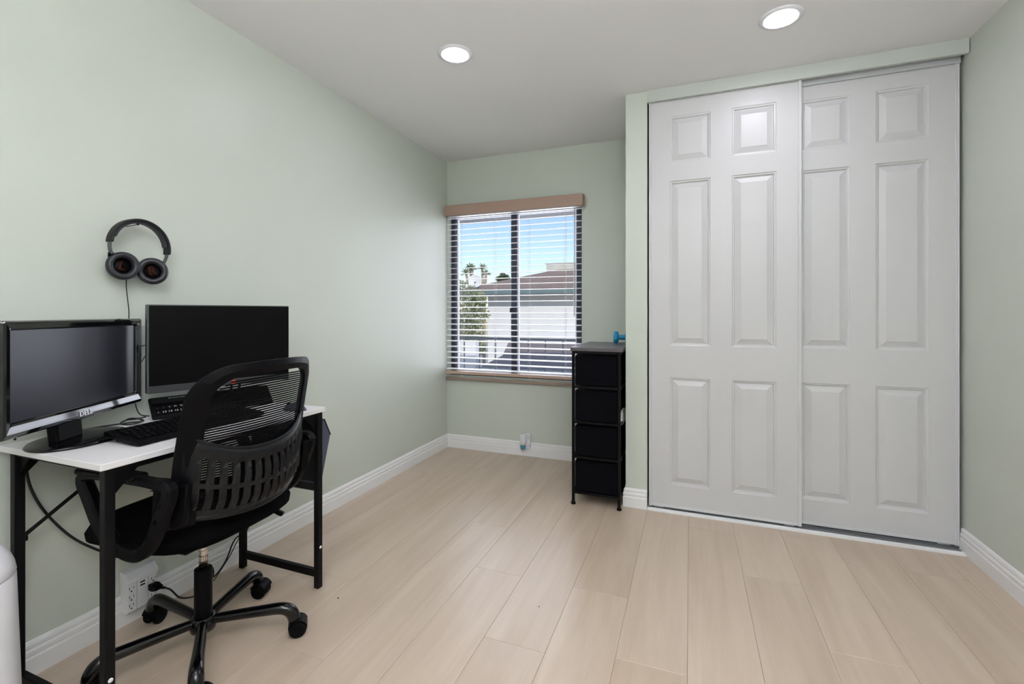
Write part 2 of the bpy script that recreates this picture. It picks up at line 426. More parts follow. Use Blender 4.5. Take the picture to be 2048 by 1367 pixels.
# blind
bl = tag(empty('window_blind', (0, -.045, .6)), 'white horizontal slat blind with brown wooden valance over the window', 'blind')
vz = .6
obj('valance', MB().box(.018, 1.196, -.034, -.018, 1.958 - vz, 2.046 - vz), M_valance, bl, bev=.003)
for xa in (.018, 1.180): obj('valance_return', MB().box(xa, xa + .016, -.018, .043, 1.958 - vz, 2.046 - vz), M_valance, bl)
obj('headrail', MB().box(.036, 1.178, -.012, .030, 1.955 - vz, 1.995 - vz), M_slat, bl)
SX0, SX1 = .030, 1.180
slat_b = MB(); pr = []
n = 6
top = [(-.025 + .05 * k / n, .0024 * (1 - ((k / n - .5) * 2) ** 2)) for k in range(n + 1)]
prof = top + [(a, h - .0028) for a, h in reversed(top)]
slat_b.prism(prof, 'x', SX0, SX1)
slat_me = slat_b.mesh('slat', M_slat)
NS = 28; zb0 = .678; dz = (1.940 - zb0) / (NS - 1)
for k in range(NS):
    o = link('slat', slat_me, bl, (0, 0, zb0 + k * dz - vz)); o.rotation_euler = (R_(6), 0, 0)
obj('bottom_rail', MB().box(.026, 1.180, -.026, .026, .634 - vz, .658 - vz), M_rail, bl, bev=.004)
for xc_ in (.171, .471, .761, 1.054):
    b = MB()
    for yy in (-.0275, .0275): b.tube([(xc_, yy, .65 - vz), (xc_, yy, 1.96 - vz)], .0009, 5)
    b.tube([(xc_ + .012, -.029, .612 - vz), (xc_ + .012, -.029, 1.96 - vz)], .0009, 5)
    obj('ladder_cord', b, M_cord, bl)
obj('tilt_wand', MB().tube([(1.133, -.040, 1.12 - vz), (1.133, -.036, 1.945 - vz)], .0042, 8), M_wand, bl)
b = MB(); b.tube([(.052, -.03, 1.95 - vz), (.05, -.034, 1.34 - vz)], .0011, 5); obj('pull_cord', b, M_cord, bl)
obj('cord_tassel', MB().lathe([(.002, .03), (.006, .024), (.009, .004), (.0085, 0), (.003, -.002)], 10, Matrix.Translation((.05, -.034, 1.31 - vz))), M_wand, bl, smooth=True)

# ------------------------------------------------------------------ downlights
def downlight(x, y, label):
    t = tag(empty('recessed_downlight', (x, y, HC)), label, 'light', 'ceiling downlights')
    obj('trim_ring', MB().lathe([(.088, 0), (.088, -.003), (.070, -.007), (.064, -.0055), (.064, 0)], 40, cap=False), M_white, t, smooth=True)
    obj('diffuser', MB().lathe([(.064, -.004), (.060, -.0068), (.045, -.0095), (.02, -.011), (.001, -.0112)], 40), M_lamp, t, smooth=True)
downlight(.853, -1.461, 'round lit ceiling downlight nearer the window and left wall')
downlight(2.322, -1.206, 'round lit ceiling downlight in front of the closet doors')
downlight(1.10, -3.15, 'round lit ceiling downlight above the desk end, out of view')
downlight(2.322, -3.25, 'round lit ceiling downlight behind the camera')

# invented floor uplighter, unseen behind the camera, added as fill to brighten the ceiling
ul = tag(empty('fill_uplighter', (2.25, -4.12, 0)), 'added fill uplighter in floor lamp form, unseen behind the camera', 'lamp')
obj('base', MB().lathe([(.14, 0), (.14, .012), (.12, .020), (.015, .026)], 32), M_blackmetal, ul, smooth=True)
obj('pole', MB().lathe([(.012, .02), (.012, 1.66)], 14), M_blackmetal, ul, smooth=True)
obj('bowl', MB().lathe([(.03, 1.65), (.09, 1.67), (.15, 1.72), (.17, 1.76), (.165, 1.76), (.145, 1.725), (.085, 1.68), (.02, 1.665)], 32, cap=False), M_white, ul, smooth=True)
ud = bpy.data.lights.new('ceiling_fill_light', 'AREA'); ud.shape = 'DISK'; ud.size = .24; ud.energy = FILL_UPLIGHT; ud.color = LAMP_COL
uo = bpy.data.objects.new('ceiling_fill_light', ud); COL.objects.link(uo); uo.parent = ul; uo.location = (0, 0, 1.74); uo.rotation_euler = (PI, 0, 0)

# ------------------------------------------------------------------ dresser
DX0, DX1, DY0, DY1 = 1.287, 1.574, -.797, -.235
dr = tag(empty('drawer_tower', (DX0, DY0, 0)), 'tall narrow black fabric drawer tower between window and closet', 'dresser')
w, dp = DX1 - DX0, DY1 - DY0
pst = .016
for sx in (0, 1):
    for sy in (0, 1):
        xa = sx * (w - pst); ya = sy * (dp - pst)
        l = obj('leg', MB().box(xa, xa + pst, ya, ya + pst, .018, .918), M_blackmetal, dr, bev=.002, seg=1)
        obj('foot', MB().lathe([(.009, .018), (.010, .014), (.014, .010), (.0145, .003), (.012, 0)], 14, Matrix.Translation((xa + pst / 2, ya + pst / 2, 0))), M_blackplastic, l, smooth=True)
obj('top', MB().box(-.007, w + .010, -.010, dp + .01, .918, .940), M_topwood, dr, bev=.002)
lev = [.066, .277, .486, .697, .903]
for k, z in enumerate(lev):
    b = MB()
    b.box(pst, w - pst, 0, .012, z, z + .014); b.box(pst, w - pst, dp - .012, dp, z, z + .014)
    b.box(0, pst, pst, dp - pst, z, z + .014); b.box(w - pst, w, pst, dp - pst, z, z + .014)
    if k < 4: b.box(pst, w - pst, .012, dp - .012, z + .004, z + .009)
    obj('frame_rail', b, M_blackmetal, dr)
for k in range(4):
    za, zb = lev[k] + .016, lev[k + 1] - (.010 if k == 3 else .014)
    dwr = obj('drawer', MB().box(pst + .002, w - pst - .002, .004, dp - .02, za, zb), M_drawer, dr, bev=.006, seg=2)
    obj('drawer_front', MB().box(pst + .004, w - pst - .004, -.002, .006, za + .004, zb - .006), M_drawer, dwr, bev=.004)
    obj('pull_tab', MB().box(w / 2 - .022, w / 2 + .022, -.0035, .001, zb - .012, zb - .002), M_fabric, dwr, bev=.001)
# side fabric stays open; thin paper/cloth sticking out
b = MB()
cc = [(-.012, .02), (-.006, .055), (.004, .072), (.011, .05), (.014, .02), (.012, -.018), (.004, -.03), (-.004, -.02), (-.010, -.012)]
rng = random.Random(3)
ringsC = []
for yy, sc in ((-.10, .35), (-.07, .9), (-.03, 1.0), (.03, 1.0), (.09, .9), (.12, .4)):
    ringsC.append([(a * sc * (1 + rng.uniform(-.15, .15)) + .0, yy + rng.uniform(-.008, .008), h * sc * (1 + rng.uniform(-.1, .1))) for a, h in cc])
vs = [p for r in ringsC for p in r]; nn = len(cc)
fs = [(i * nn + k, i * nn + (k + 1) % nn, (i + 1) * nn + (k + 1) % nn, (i + 1) * nn + k) for i in range(len(ringsC) - 1) for k in range(nn)] + [tuple(range(nn)), tuple((len(ringsC) - 1) * nn + k for k in range(nn))]
tag(obj('white_cloth', MB().add(vs, fs), M_cloth, None, smooth=True, sub=2, loc=(1.5635, -.62, .495)), 'crumpled cream cloth poking out of the drawer tower side', 'cloth')
for ch in list(dr.children): pass

# dumbbell
db = tag(empty('dumbbell', (1.53, -.345, .981)), 'blue vinyl hex dumbbell lying on the dark drawer tower top', 'dumbbell')
db.rotation_euler = (0, 0, R_(4))
MX = Matrix.Rotation(PI / 2, 4, 'Y') @ Matrix.Rotation(PI / 8, 4, 'Z')
obj('handle', MB().lathe([(.0155, -.05), (.0165, -.02), (.017, 0), (.0165, .02), (.0155, .05)], 16, Matrix.Rotation(PI / 2, 4, 'Y')), M_blue, db, smooth=True)
for sx in (-1, 1):
    if sx > 0: c = .0
    MH = Matrix.Translation((sx * .049, 0, 0)) @ MX
    obj('head', MB().lathe([(.033, -.021), (.0425, -.014), (.0445, 0), (.0425, .014), (.033, .021)], 8, MH), M_blue, db, bev=.004)
db.location.x = 1.522; db.scale = (.80, 1, 1)

# ------------------------------------------------------------------ outlets
oc = tag(empty('wall_outlet', (.725, 0, .118)), 'white wall outlet plate with a plugged-in air freshener', 'outlet')
obj('cover_plate', MB().box(-.022, .036, -.026, 0, -.058, .060), M_white, oc, bev=.003)
for zz in (-.03, .03):
    b = MB(); b.box(.018, .0195, -.0268, -.0255, zz - .006, zz + .006); b.box(.026, .0275, -.0268, -.0255, zz - .006, zz + .006)
    obj('socket', b, M_slot, oc)
af = tag(empty('air_freshener', (.709, -.026, .118)), 'small white plug-in air freshener with blue liquid bottle', 'air freshener')
MS = Matrix.Diagonal((1, .75, 1, 1))
obj('warmer_body', MB().lathe([(.010, .060), (.022, .058), (.027, .050), (.027, .018), (.026, -.005), (.023, -.022)], 20, Matrix.Translation((0, -.022, 0)) @ MS), M_white, af, smooth=True)
obj('refill_bottle', MB().lathe([(.016, -.020), (.022, -.024), (.021, -.045), (.017, -.056), (.008, -.058)], 20, Matrix.Translation((0, -.022, 0)) @ MS), M_liquid, af, smooth=True)

mo = tag(empty('outlet_extender', (0, -2.405, .043)), 'white multi-socket outlet extender with USB ports plugged low on the wall', 'outlet extender')
hw_ = .053
body = MB()
pf = [(.004, .0), (.040, .006), (.044, .012), (.044, .118), (.0, .118), (.0, .0)]
body.prism([(a, z) for a, z in pf], 'y', -hw_ + .003, hw_ - .003)
# prism on axis y expects (x,z)
obj('body', body, M_white, mo, bev=.004)
obj('top_cap', MB().prism([(0, .112), (.048, .112), (.050, .118), (.049, .132), (.030, .152), (.0, .156)], 'y', -hw_, hw_), M_white, mo, bev=.006, seg=3)
def socket(yc, zc):
    b = MB(); x = .0435
    b.box(x, x + .001, yc - .0085, yc - .0065, zc + .001, zc + .010); b.box(x, x + .001, yc + .0055, yc + .0070, zc + .002, zc + .009)
    b.lathe([(.0028, 0), (.0028, .001)], 8, Matrix.Translation((x, yc - .001, zc - .006)) @ Matrix.Rotation(PI / 2, 4, 'Y'))
    obj('socket', b, M_slot, mo)
for zc in (.030, .061, .092): socket(-.036, zc)
for zc in (.030, .092): socket(.038, zc)
b = MB(); x = .0435
for yy in (-.019, .019): b.box(x, x + .0006, yy - .0004, yy + .0004, .012, .112)
b.box(x, x + .0006, -.050, -.019, .0115, .0122); b.box(.0485, .0496, -.014, .014, .122, .1226)
obj('panel_line', b, M_slot, mo)
for zc in (.092, .103): obj('usb_port', MB().box(.0436, .0446, -.008, .008, zc - .0028, zc + .0028), M_slot, mo)

# ------------------------------------------------------------------ desk
TX0, TX1, TY0, TY1, TZ = .018, .516, -2.783, -1.982, .75
dk = tag(empty('desk', (0, 0, 0)), 'small white-topped desk with black metal frame against the left wall', 'desk')
obj('desktop', MB().box(TX0, TX1, TY0, TY1, TZ - .018, TZ), M_desktop, dk, bev=.0015, seg=1)
lg = .025
LX = (.054, .486); LY = (TY0 + .012, TY1 - .012 - lg)
for i, xa in enumerate(LX):
    for k, ya in enumerate(LY):
        l = obj('leg', MB().box(xa, xa + lg, ya, ya + lg, .0, TZ - .018), M_blackmetal, dk, bev=.002, seg=1)
        if i == 1:
            obj('bolt_cap', MB().lathe([(.006, 0), (.006, .0015), (.003, .003)], 12, Matrix.Translation((xa + lg, ya + lg * .5, .17)) @ Matrix.Rotation(PI / 2, 4, 'Y')), M_white, l)
for ya in LY:
    obj('foot_bar', MB().box(LX[0] + lg, LX[1], ya + .003, ya + lg - .003, .045, .075), M_blackmetal, dk, bev=.0015, seg=1)
    obj('end_rail', MB().box(LX[0] + lg, LX[1], ya + .004, ya + lg - .004, TZ - .030, TZ - .018), M_blackmetal, dk)
obj('front_rail', MB().box(LX[1] + .004, LX[1] + lg - .004, LY[0] + lg, LY[1], TZ - .034, TZ - .018), M_blackmetal, dk)
obj('back_rail', MB().box(LX[0] + .004, LX[0] + lg - .004, LY[0] + lg, LY[1], TZ - .034, TZ - .018), M_blackmetal, dk)
# gussets (front plane and back)
for xa in (LX[0] + .012, LX[1] + .012):
    ya, yb = LY[0] + lg, LY[1]
    obj('gusset', MB().prism([(ya, TZ - .018), (ya + .075, TZ - .018), (ya, TZ - .095)], 'x', xa, xa + .004), M_blackmetal, dk)
    obj('gusset', MB().prism([(yb, TZ - .018), (yb - .075, TZ - .018), (yb, TZ - .095)], 'x', xa, xa + .004), M_blackmetal, dk)
for ya, sg in ((LY[0] + .012, 1), (LY[1] + .012, 1)):
    obj('gusset', MB().prism([(LX[0] + lg, TZ - .018), (LX[0] + lg + .06, TZ - .018), (LX[0] + lg, TZ - .08)], 'y', ya, ya + .004), M_blackmetal, dk)
bx = LX[0] + .010
obj('cross_brace', MB().tube([(bx, LY[0] + lg, .47), (bx, LY[0] + .40, .745 - .03)], .006, 8), M_blackmetal, dk)
obj('cross_brace', MB().tube([(bx, LY[1], .47), (bx, LY[1] - .37, .745 - .03)], .006, 8), M_blackmetal, dk)
obj('brace_bolt', MB().lathe([(.008, -.006), (.008, .006)], 10, Matrix.Translation((bx, LY[0] + lg + .003, .462))), M_blackmetal, dk)

# hanging side bag
bg_ = tag(empty('storage_bag', (0, TY1, .4)), 'black fabric storage bag hanging from far end of the desk', 'storage bag')
b = MB()
b.prism([(.002, -.01), (.002, .295), (.006, .295), (.006, -.01)], 'x', .085, .462)
obj('back_panel', b, M_bagdark, bg_)
prof0 = [(.006, -.018), (.040, -.014), (.100, .205), (.062, .282), (.010, .294)]
obj('pocket', MB().prism(prof0, 'x', .10, .452), M_bag, bg_, bev=.006, sub=0)
obj('trim_binding', MB().tube([(.452, .097, .205), (.452, .061, .279), (.452, .010, .291)], .003, 6), M_bagdark, bg_)
obj('strap', MB().box(.40, .425, .0, .004, .29, .335), M_bagdark, bg_)
obj('strap', MB().box(.12, .145, .0, .004, .29, .335), M_bagdark, bg_)
obj('hem_line', MB().box(.10, .45, -.0005, .003, .02, .026), M_bag, bg_)

# ------------------------------------------------------------------ monitors
def oriented(name, loc, yaw, label, cat):
    # local +x = facing direction, +y = to the viewer-far side, z up
    return tag(empty(name, loc, yaw), label, cat)
m1 = oriented('glossy_monitor', (.175, -2.656, TZ), .5, 'older glossy black monitor with silver lettering, angled at near end of desk', 'monitor')
W1, H1, zb = .545, .310, .066
bezel = MB()
def rect_ring(b, y0, y1, z0, z1, t, tb, x, xi):
    o = [(x, y0, z0), (x, y1, z0), (x, y1, z1), (x, y0, z1)]; i = [(xi, y0 + t, z0 + tb), (xi, y1 - t, z0 + tb), (xi, y1 - t, z1 - t), (xi, y0 + t, z1 - t)]
    b.add(o + i, [(k, (k + 1) % 4, (k + 1) % 4 + 4, k + 4) for k in range(4)])
# rounded-front bezel: profile frame
def bezel_frame(y0, y1, z0, z1, ty, tt, tb):
    # layers (inset factor 0..1, x)
    L = [(0, -.020), (0, .004), (.12, .010), (.35, .0125), (.8, .010), (1.0, .004), (1.0, .0)]
    vs = []; fs = []
    for f, x in L:
        vs += [(x, y0 + ty * f, z0 + tb * f), (x, y1 - ty * f, z0 + tb * f), (x, y1 - ty * f, z1 - tt * f), (x, y0 + ty * f, z1 - tt * f)]
    for q in range(len(L) - 1):
        for e in range(4): fs.append((q * 4 + e, q * 4 + (e + 1) % 4, (q + 1) * 4 + (e + 1) % 4, (q + 1) * 4 + e))
    return MB().add(vs, fs)
obj('bezel', bezel_frame(-W1 / 2, W1 / 2, zb, zb + H1, .028, .026, .042), M_gloss, m1, bev=.004, seg=2)
obj('screen', MB().box(-.004, .0015, -W1 / 2 + .027, W1 / 2 - .027, zb + .041, zb + H1 - .025), M_screen1, m1)
obj('rear_case', MB().add([(-.019, -W1 / 2 + .004, zb + .004), (-.019, W1 / 2 - .004, zb + .004), (-.019, W1 / 2 - .004, zb + H1 - .004), (-.019, -W1 / 2 + .004, zb + H1 - .004),
     (-.055, -W1 / 2 + .12, zb + .07), (-.055, W1 / 2 - .12, zb + .07), (-.055, W1 / 2 - .12, zb + H1 - .07), (-.055, -W1 / 2 + .12, zb + H1 - .07)],
     [(0, 1, 2, 3), (4, 5, 6, 7), (0, 1, 5, 4), (1, 2, 6, 5), (2, 3, 7, 6), (3, 0, 4, 7)]), M_blackplastic, m1, bev=.004)
text('brand_lettering', 'DELL', .021, M_brand, m1, frame_M((.0140, 0, zb + .0180), (0, 1, 0), (0, 0, 1)), .0006, sx=1.15)
obj('power_light', MB().lathe([(.0022, 0), (.0022, .0012)], 8, Matrix.Translation((.010, W1 / 2 - .014, zb + .036)) @ Matrix.Rotation(PI / 2, 4, 'Y')), M_greyw, m1)
obj('stand_neck', MB().prism([(-.030, .010), (-.002, .012), (-.010, .120), (-.045, .130)], 'y', -.085, .012), M_blackplastic, m1, bev=.006)
SB = Matrix.Translation((-.006, .0, 0)) @ Matrix.Diagonal((.76, 1, 1, 1))
obj('stand_base', MB().lathe([(.140, .0005), (.143, .004), (.138, .009), (.110, .0125), (.06, .0145), (.01, .015)], 48, SB), M_base1, m1, smooth=True)
obj('cable_clip', MB().tube([(-.02, -.20, zb - .001), (-.02, -.20, zb - .012)], .003, 6), M_cable, m1)

m2 = oriented('matte_monitor', (.190, -2.186, TZ), -.328, 'thin bezel matte black monitor with grey chin, behind the office chair', 'monitor')
W2, H2, zb2 = .512, .327, .100
obj('panel_case', MB().box(-.028, -.001, -W2 / 2, W2 / 2, zb2, zb2 + H2), M_rim2, m2, bev=.003)
obj('screen', MB().box(-.003, .0005, -W2 / 2 + .006, W2 / 2 - .002, zb2 + .027, zb2 + H2 - .004), M_screen2, m2)
obj('chin', MB().box(-.004, .0015, -W2 / 2 + .003, W2 / 2 - .002, zb2 + .001, zb2 + .0255), M_bezel2, m2, bev=.002)
obj('chin_lip', MB().box(-.002, .0022, -W2 / 2 + .004, W2 / 2 - .002, zb2 + .0245, zb2 + .0268), M_rim2, m2)
obj('badge', MB().lathe([(.009, 0), (.009, .001)], 16, Matrix.Translation((.001, .030, zb2 + .013)) @ Matrix.Rotation(PI / 2, 4, 'Y')), M_orange2, m2)
obj('stand_post', MB().tube([(-.06, .035, .006), (-.045, .045, zb2 + .06)], .005, 8), M_blackmetal, m2)
obj('stand_post', MB().tube([(-.06, .055, .006), (-.045, .085, zb2 + .06)], .005, 8), M_blackmetal, m2)
obj('stand_hub', MB().box(-.06, -.027, .0, .10, zb2 + .05, zb2 + .16), M_blackplastic, m2, bev=.005)
obj('stand_base', MB().box(-.115, -.045, -.02, .14, .0, .008), M_blackmetal, m2, bev=.003)

# ------------------------------------------------------------------ keyboards, mouse
kb = tag(empty('keyboard', (.424, -2.420, TZ), R_(2.5)), 'full-size black keyboard lying on white desk in front of monitors', 'keyboard')
KL = .225; KD = .158
prof = [(0, .004), (.004, .0), (-.004, .012)]
cs = [(0, .003), (0, .013), (-.012, .017), (-KD + .004, .034), (-KD, .030), (-KD, .020), (-.03, .002)]
obj('case', MB().prism(cs, 'y', -KL, KL), M_blackplastic, kb, bev=.003)
def key_grid(b, y0, y1, rows, x_of, z_of, tilt, kw=.0165, kd=.0155):
    for r in range(rows):
        n = int((y1 - y0) / .019)
        for i in range(n):
            yc = y0 + (i + .5) * .019 + (r % 3) * .004
            if yc > y1: continue
            x = x_of(r); z = z_of(x)
            M = Matrix.Translation((x, yc, z)) @ Matrix.Rotation(tilt, 4, 'Y')
            q = []
            for zz, s in ((0, 1), (.004, .93), (.006, .80)):
                for sx, sy in ((-1, -1), (1, -1), (1, 1), (-1, 1)): q.append(M @ Vector((sx * kd / 2 * s, sy * kw / 2 * s, zz)))
            b.add(q, [(0, 1, 5, 4), (1, 2, 6, 5), (2, 3, 7, 6), (3, 0, 4, 7), (4, 5, 9, 8), (5, 6, 10, 9), (6, 7, 11, 10), (7, 4, 8, 11), (8, 9, 10, 11)])
ks = MB(); slope = (.034 - .017) / (KD - .016)
key_grid(ks, -KL + .012, KL - .012, 6, lambda r: -.026 - r * .0205, lambda x: .0165 + slope * (-x - .012), math.atan(slope))
tag(obj('keys', ks, M_blackplastic, kb), kind='stuff')
for sy in (-1, 1): obj('foot', MB().box(-KD + .02, -KD + .045, sy * (KL - .035) - .012, sy * (KL - .035) + .012, 0, .025), M_blackplastic, kb)
# propped second keyboard
k2 = tag(empty('propped_keyboard', (.172, -2.205, TZ), R_(-18)), 'black keyboard with white legends tilted up under the matte monitor', 'keyboard')
tl = R_(48)
MK = Matrix.Rotation(tl, 4, 'Y')       # local slab lies along -x then tilts up
def P2(x, y, z): return MK @ Vector((x, y, z))
b = MB(); b.box(-.092, 0, -.215, .215, .0, .012, MK); obj('case', b, M_blackplastic, k2, bev=.004)
b = MB(); b.box(-.090, -.052, -.208, .208, .012, .0132, MK); obj('top_strip', b, M_gloss, k2)
ks = MB()
for r, xx in enumerate((-.022, -.041)):
    for i in range(22):
        yc = -.195 + i * .0186
        M = MK @ Matrix.Translation((xx, yc, .012))
        q = []
        for zz, s in ((0, 1), (.003, .9)):
            for sx, sy in ((-1, -1), (1, -1), (1, 1), (-1, 1)): q.append(M @ Vector((sx * .0088 * s, sy * .0086 * s, zz)))
        ks.add(q, [(0, 1, 5, 4), (1, 2, 6, 5), (2, 3, 7, 6), (3, 0, 4, 7), (4, 5, 6, 7)])
tag(obj('keys', ks, M_blackplastic, k2), kind='stuff')
def k2text(name, s, size, x, y, m): 
    o = P2(x, y, .0154); ex = Vector((0, 1, 0)); ey = (MK @ Vector((-1, 0, 0)))
    return text(name, s, size, m, k2, frame_M(o, ex, ey), .0002)
for i, s in enumerate(['1', '2 8', '3 8', '4 8', '5 8', '6 8']): k2text('key_legend', s, .0095, -.022, -.195 + i * .0186, M_legend)
for i, s in enumerate(['.', '-', '=', 'F4', 'F5', 'F6']): k2text('key_legend', s, .0085, -.041, -.195 + i * .0186, M_legend)
k2text('brand_lettering', 'KC CUSTOM MADE', .0062, -.080, -.128, M_legend)
obj('prop_foot', MB().add([P2(-.085, -.18, 0), P2(-.06, -.18, 0), (-.075, -.18, .0), (-.05, -.18, 0), P2(-.085, .18, 0), P2(-.06, .18, 0), (-.075, .18, 0), (-.05, .18, 0)], [(0, 1, 3, 2), (4, 5, 7, 6), (0, 4, 5, 1), (2, 3, 7, 6), (0, 2, 6, 4), (1, 5, 7, 3)]), M_blackplastic, k2)
# mouse
ms = tag(empty('computer_mouse', (.445, -2.078, TZ), R_(8)), 'small dark grey mouse at far end of white desk', 'mouse')
pts = []
for i in range(9):
    a = i / 8; row = []
    for k in range(13):
        t = 2 * PI * k / 12
        rr = math.sin(PI * (.5 - .5 * a))
        row.append((.052 * math.cos(t) * (rr ** .5 if rr > 0 else 0), .030 * math.sin(t) * (rr ** .5 if rr > 0 else 0), .030 * (1 - rr ** 1.5) * .95 + .001 if a else .0005))
    pts.append(row)
obj('shell', MB().grid(pts), M_bag, ms, smooth=True)
obj('scroll_wheel', MB().lathe([(.008, -.003), (.008, .003)], 12, Matrix.Translation((-.028, 0, .0225)) @ Matrix.Rotation(PI / 2, 4, 'X')), M_blackplastic, ms)

# ------------------------------------------------------------------ headphones
hp = tag(empty('headphones', (0.0, -2.427, 1.30)), 'black over-ear headphones hanging on the sage wall above the monitors', 'headphones')
cy, cz, ry, rz = 0.0, .088, .096, .098
arc = lambda a, x=.055: (x, cy + ry * math.cos(a), cz + rz * math.sin(a))
angs = [R_(a) for a in range(-6, 182, 6)]
def strip(path_angles, w, t, rofs=0):
    b = MB(); vs = []
    for a in path_angles:
        c = Vector((.055, math.cos(a) * (ry + rofs), cz + math.sin(a) * (rz + rofs))); nrm = Vector((0, math.cos(a), math.sin(a)))
        for dx, dn in ((-w, -t), (-w, t), (w, t), (w, -t)): vs.append(c + Vector((dx, 0, 0)) + nrm * dn)
    m = len(path_angles)
    fs = [(i * 4 + k, i * 4 + (k + 1) % 4, (i + 1) * 4 + (k + 1) % 4, (i + 1) * 4 + k) for i in range(m - 1) for k in range(4)] + [(0, 1, 2, 3), tuple((m - 1) * 4 + k for k in range(4))]
    return b.add(vs, fs)
hb = obj('headband', strip(angs, .017, .0055), M_hband, hp, bev=.004)
obj('headband_cushion', strip([R_(a) for a in range(10, 172, 6)], .013, .004, -.008), M_pad, hb, bev=.003)
hp.rotation_euler = (R_(-4), 0, 0)
sl = obj('slider', strip([R_(a) for a in range(-30, 0, 5)], .008, .002), M_slider, hp)
sl = obj('slider', strip([R_(a) for a in range(180, 206, 5)], .008, .002), M_slider, hp)
def ear(yc, zc, axis, letter, roll):
    axis = Vector(axis).normalized()
    up = Vector((0, 0, 1)); ex = up.cross(axis).normalized(); ey = axis.cross(ex)
    M = Matrix(((ex.x, ey.x, axis.x, .045), (ex.y, ey.y, axis.y, yc), (ex.z, ey.z, axis.z, zc), (0, 0, 0, 1)))
    Ms = M @ Matrix.Rotation(roll, 4, 'Z') @ Matrix.Diagonal((.96, .99, 1, 1))
    cup = obj('ear_cup', MB().lathe([(.010, -.030), (.034, -.028), (.043, -.018), (.046, -.004), (.046, .004)], 32, Ms), M_blackplastic, hp, smooth=True)
    pr = []
    for k in range(13):
        a = PI * 1.25 - (PI * 1.5) * k / 12
        pr.append((.0355 + .0150 * math.cos(a + PI * .0) * -1, .0125 + .0125 * math.sin(a)))
    prof = [(.047, .002), (.051, .008), (.0505, .016), (.046, .022), (.040, .0245), (.034, .023), (.029, .017), (.0275, .008), (.0275, .002)]
    obj('ear_pad', MB().lathe(prof, 36, Ms, cap=False), M_pad, hp, smooth=True)
    obj('speaker_cloth', MB().lathe([(.029, .003), (.001, .0042)], 28, Ms), M_fabric, cup, smooth=True)
    Mt = M @ Matrix.Rotation(roll * .6, 4, 'Z') @ Matrix.Translation((0, 0, .0052))
    text('letter', letter, .046, M_orange, cup, Mt, .0005)
    return M
ear(-.0475, .0105, (1, -.22, .05), 'L', R_(-20))
ear(.0545, .0065, (.86, -.50, .05), 'R', R_(22))
obj('yoke', MB().tube(cat_rom([(.050, -.086, .052), (.042, -.082, .040), (.034, -.074, .028)], 4), .0085, 8), M_blackplastic, hp)
obj('yoke', MB().tube(cat_rom([(.054, .084, .046), (.048, .078, .040), (.040, .070, .032)], 4), .0075, 8), M_blackplastic, hp)
obj('cable', MB().tube(cat_rom([(.045, -.030, -.034), (.035, -.022, -.065), (.024, -.008, -.11), (.018, .003, -.165), (.018, .000, -.24), (.02, -.01, -.36)], 6), .0017, 6), M_cable, hp)
hk = tag(empty('wall_nail', (0, -2.434, 1.4655)), 'small nail in the wall holding the headphones up', 'nail')
obj('nail_shank', MB().tube([(0, 0, 0), (.066, 0, .004)], .0016, 6), M_blackmetal, hk)
obj('nail_head', MB().lathe([(.004, 0), (.004, .0015)], 10, Matrix.Translation((.066, 0, .004)) @ Matrix.Rotation(PI / 2, 4, 'Y')), M_blackmetal, hk)

# ------------------------------------------------------------------ cables
def cable(name, pts, r, label, n=6):
    return tag(obj(name, MB().tube(cat_rom(pts, n), r, 7), M_cable, smooth=True), label, 'cable')
cable('cable_loop', [(.030, -2.44, .92), (.033, -2.405, 1.018), (.036, -2.382, 1.014), (.034, -2.385, .995), (.030, -2.42, .93), (.02, -2.46, .86)], .0016, 'thin black wire loop showing between the two monitors')
cable('desk_cable', [(.05, -2.60, .755), (.055, -2.52, .7535), (.075, -2.47, .7535), (.095, -2.445, .7535), (.09, -2.43, .756), (.06, -2.445, .762), (.045, -2.47, .756), (.07, -2.49, .7535), (.11, -2.485, .7535), (.125, -2.46, .758), (.10, -2.445, .764), (.07, -2.455, .766), (.075, -2.475, .766), (.115, -2.47, .770), (.12, -2.44, .772)], .0026, 'tangled black cable lying on the desk behind the keyboard')
cable('thin_cable', [(.13, -2.435, .775), (.09, -2.44, .778), (.05, -2.43, .80), (.025, -2.42, .83), (.02, -2.43, .88)], .0018, 'thin black cord rising from the tangle to the monitors')
cable('power_cable', [(.034, -2.735, .745), (.034, -2.728, .68), (.034, -2.715, .60), (.036, -2.68, .51), (.038, -2.615, .405), (.04, -2.54, .325), (.04, -2.47, .27), (.035, -2.38, .30), (.03, -2.30, .42), (.03, -2.25, .60)], .004, 'thick black cable hanging in a curve under the desk')
cable('plug_cord', [(.092, -2.368, .115), (.105, -2.345, .095), (.11, -2.31, .045), (.10, -2.24, .012), (.075, -2.18, .008), (.05, -2.135, .028), (.045, -2.135, .06), (.052, -2.15, .05), (.05, -2.13, .02), (.052, -2.08, .06), (.044, -2.03, .13), (.052, -1.975, .15), (.05, -1.965, .22), (.045, -2.02, .40)], .0034, 'black power cord running from the outlet extender behind the chair base')
cable('thin_lead', [(.06, -2.14, .008), (.05, -2.06, .07), (.04, -1.985, .15), (.04, -1.915, .19), (.04, -1.90, .30), (.035, -1.96, .50)], .002, 'thin black lead rising beside the far rear desk leg')
pl = tag(empty('power_plug', (.046, -2.375, .113)), 'angular black power plug in the white outlet extender', 'plug')
obj('plug_body', MB().prism([(0, -.010), (.0, .012), (.022, .015), (.046, .006), (.046, -.004), (.02, -.012)], 'y', -.014, .014), M_blackplastic, pl, bev=.003)
obj('strain_relief', MB().tube([(.044, .004, .001), (.056, .014, -.003)], [.0055, .004], 8), M_blackplastic, pl)
for nm, a, c in (('cable', (.07, -2.413, .80), (.09, -2.40, .85)), ):
    pass

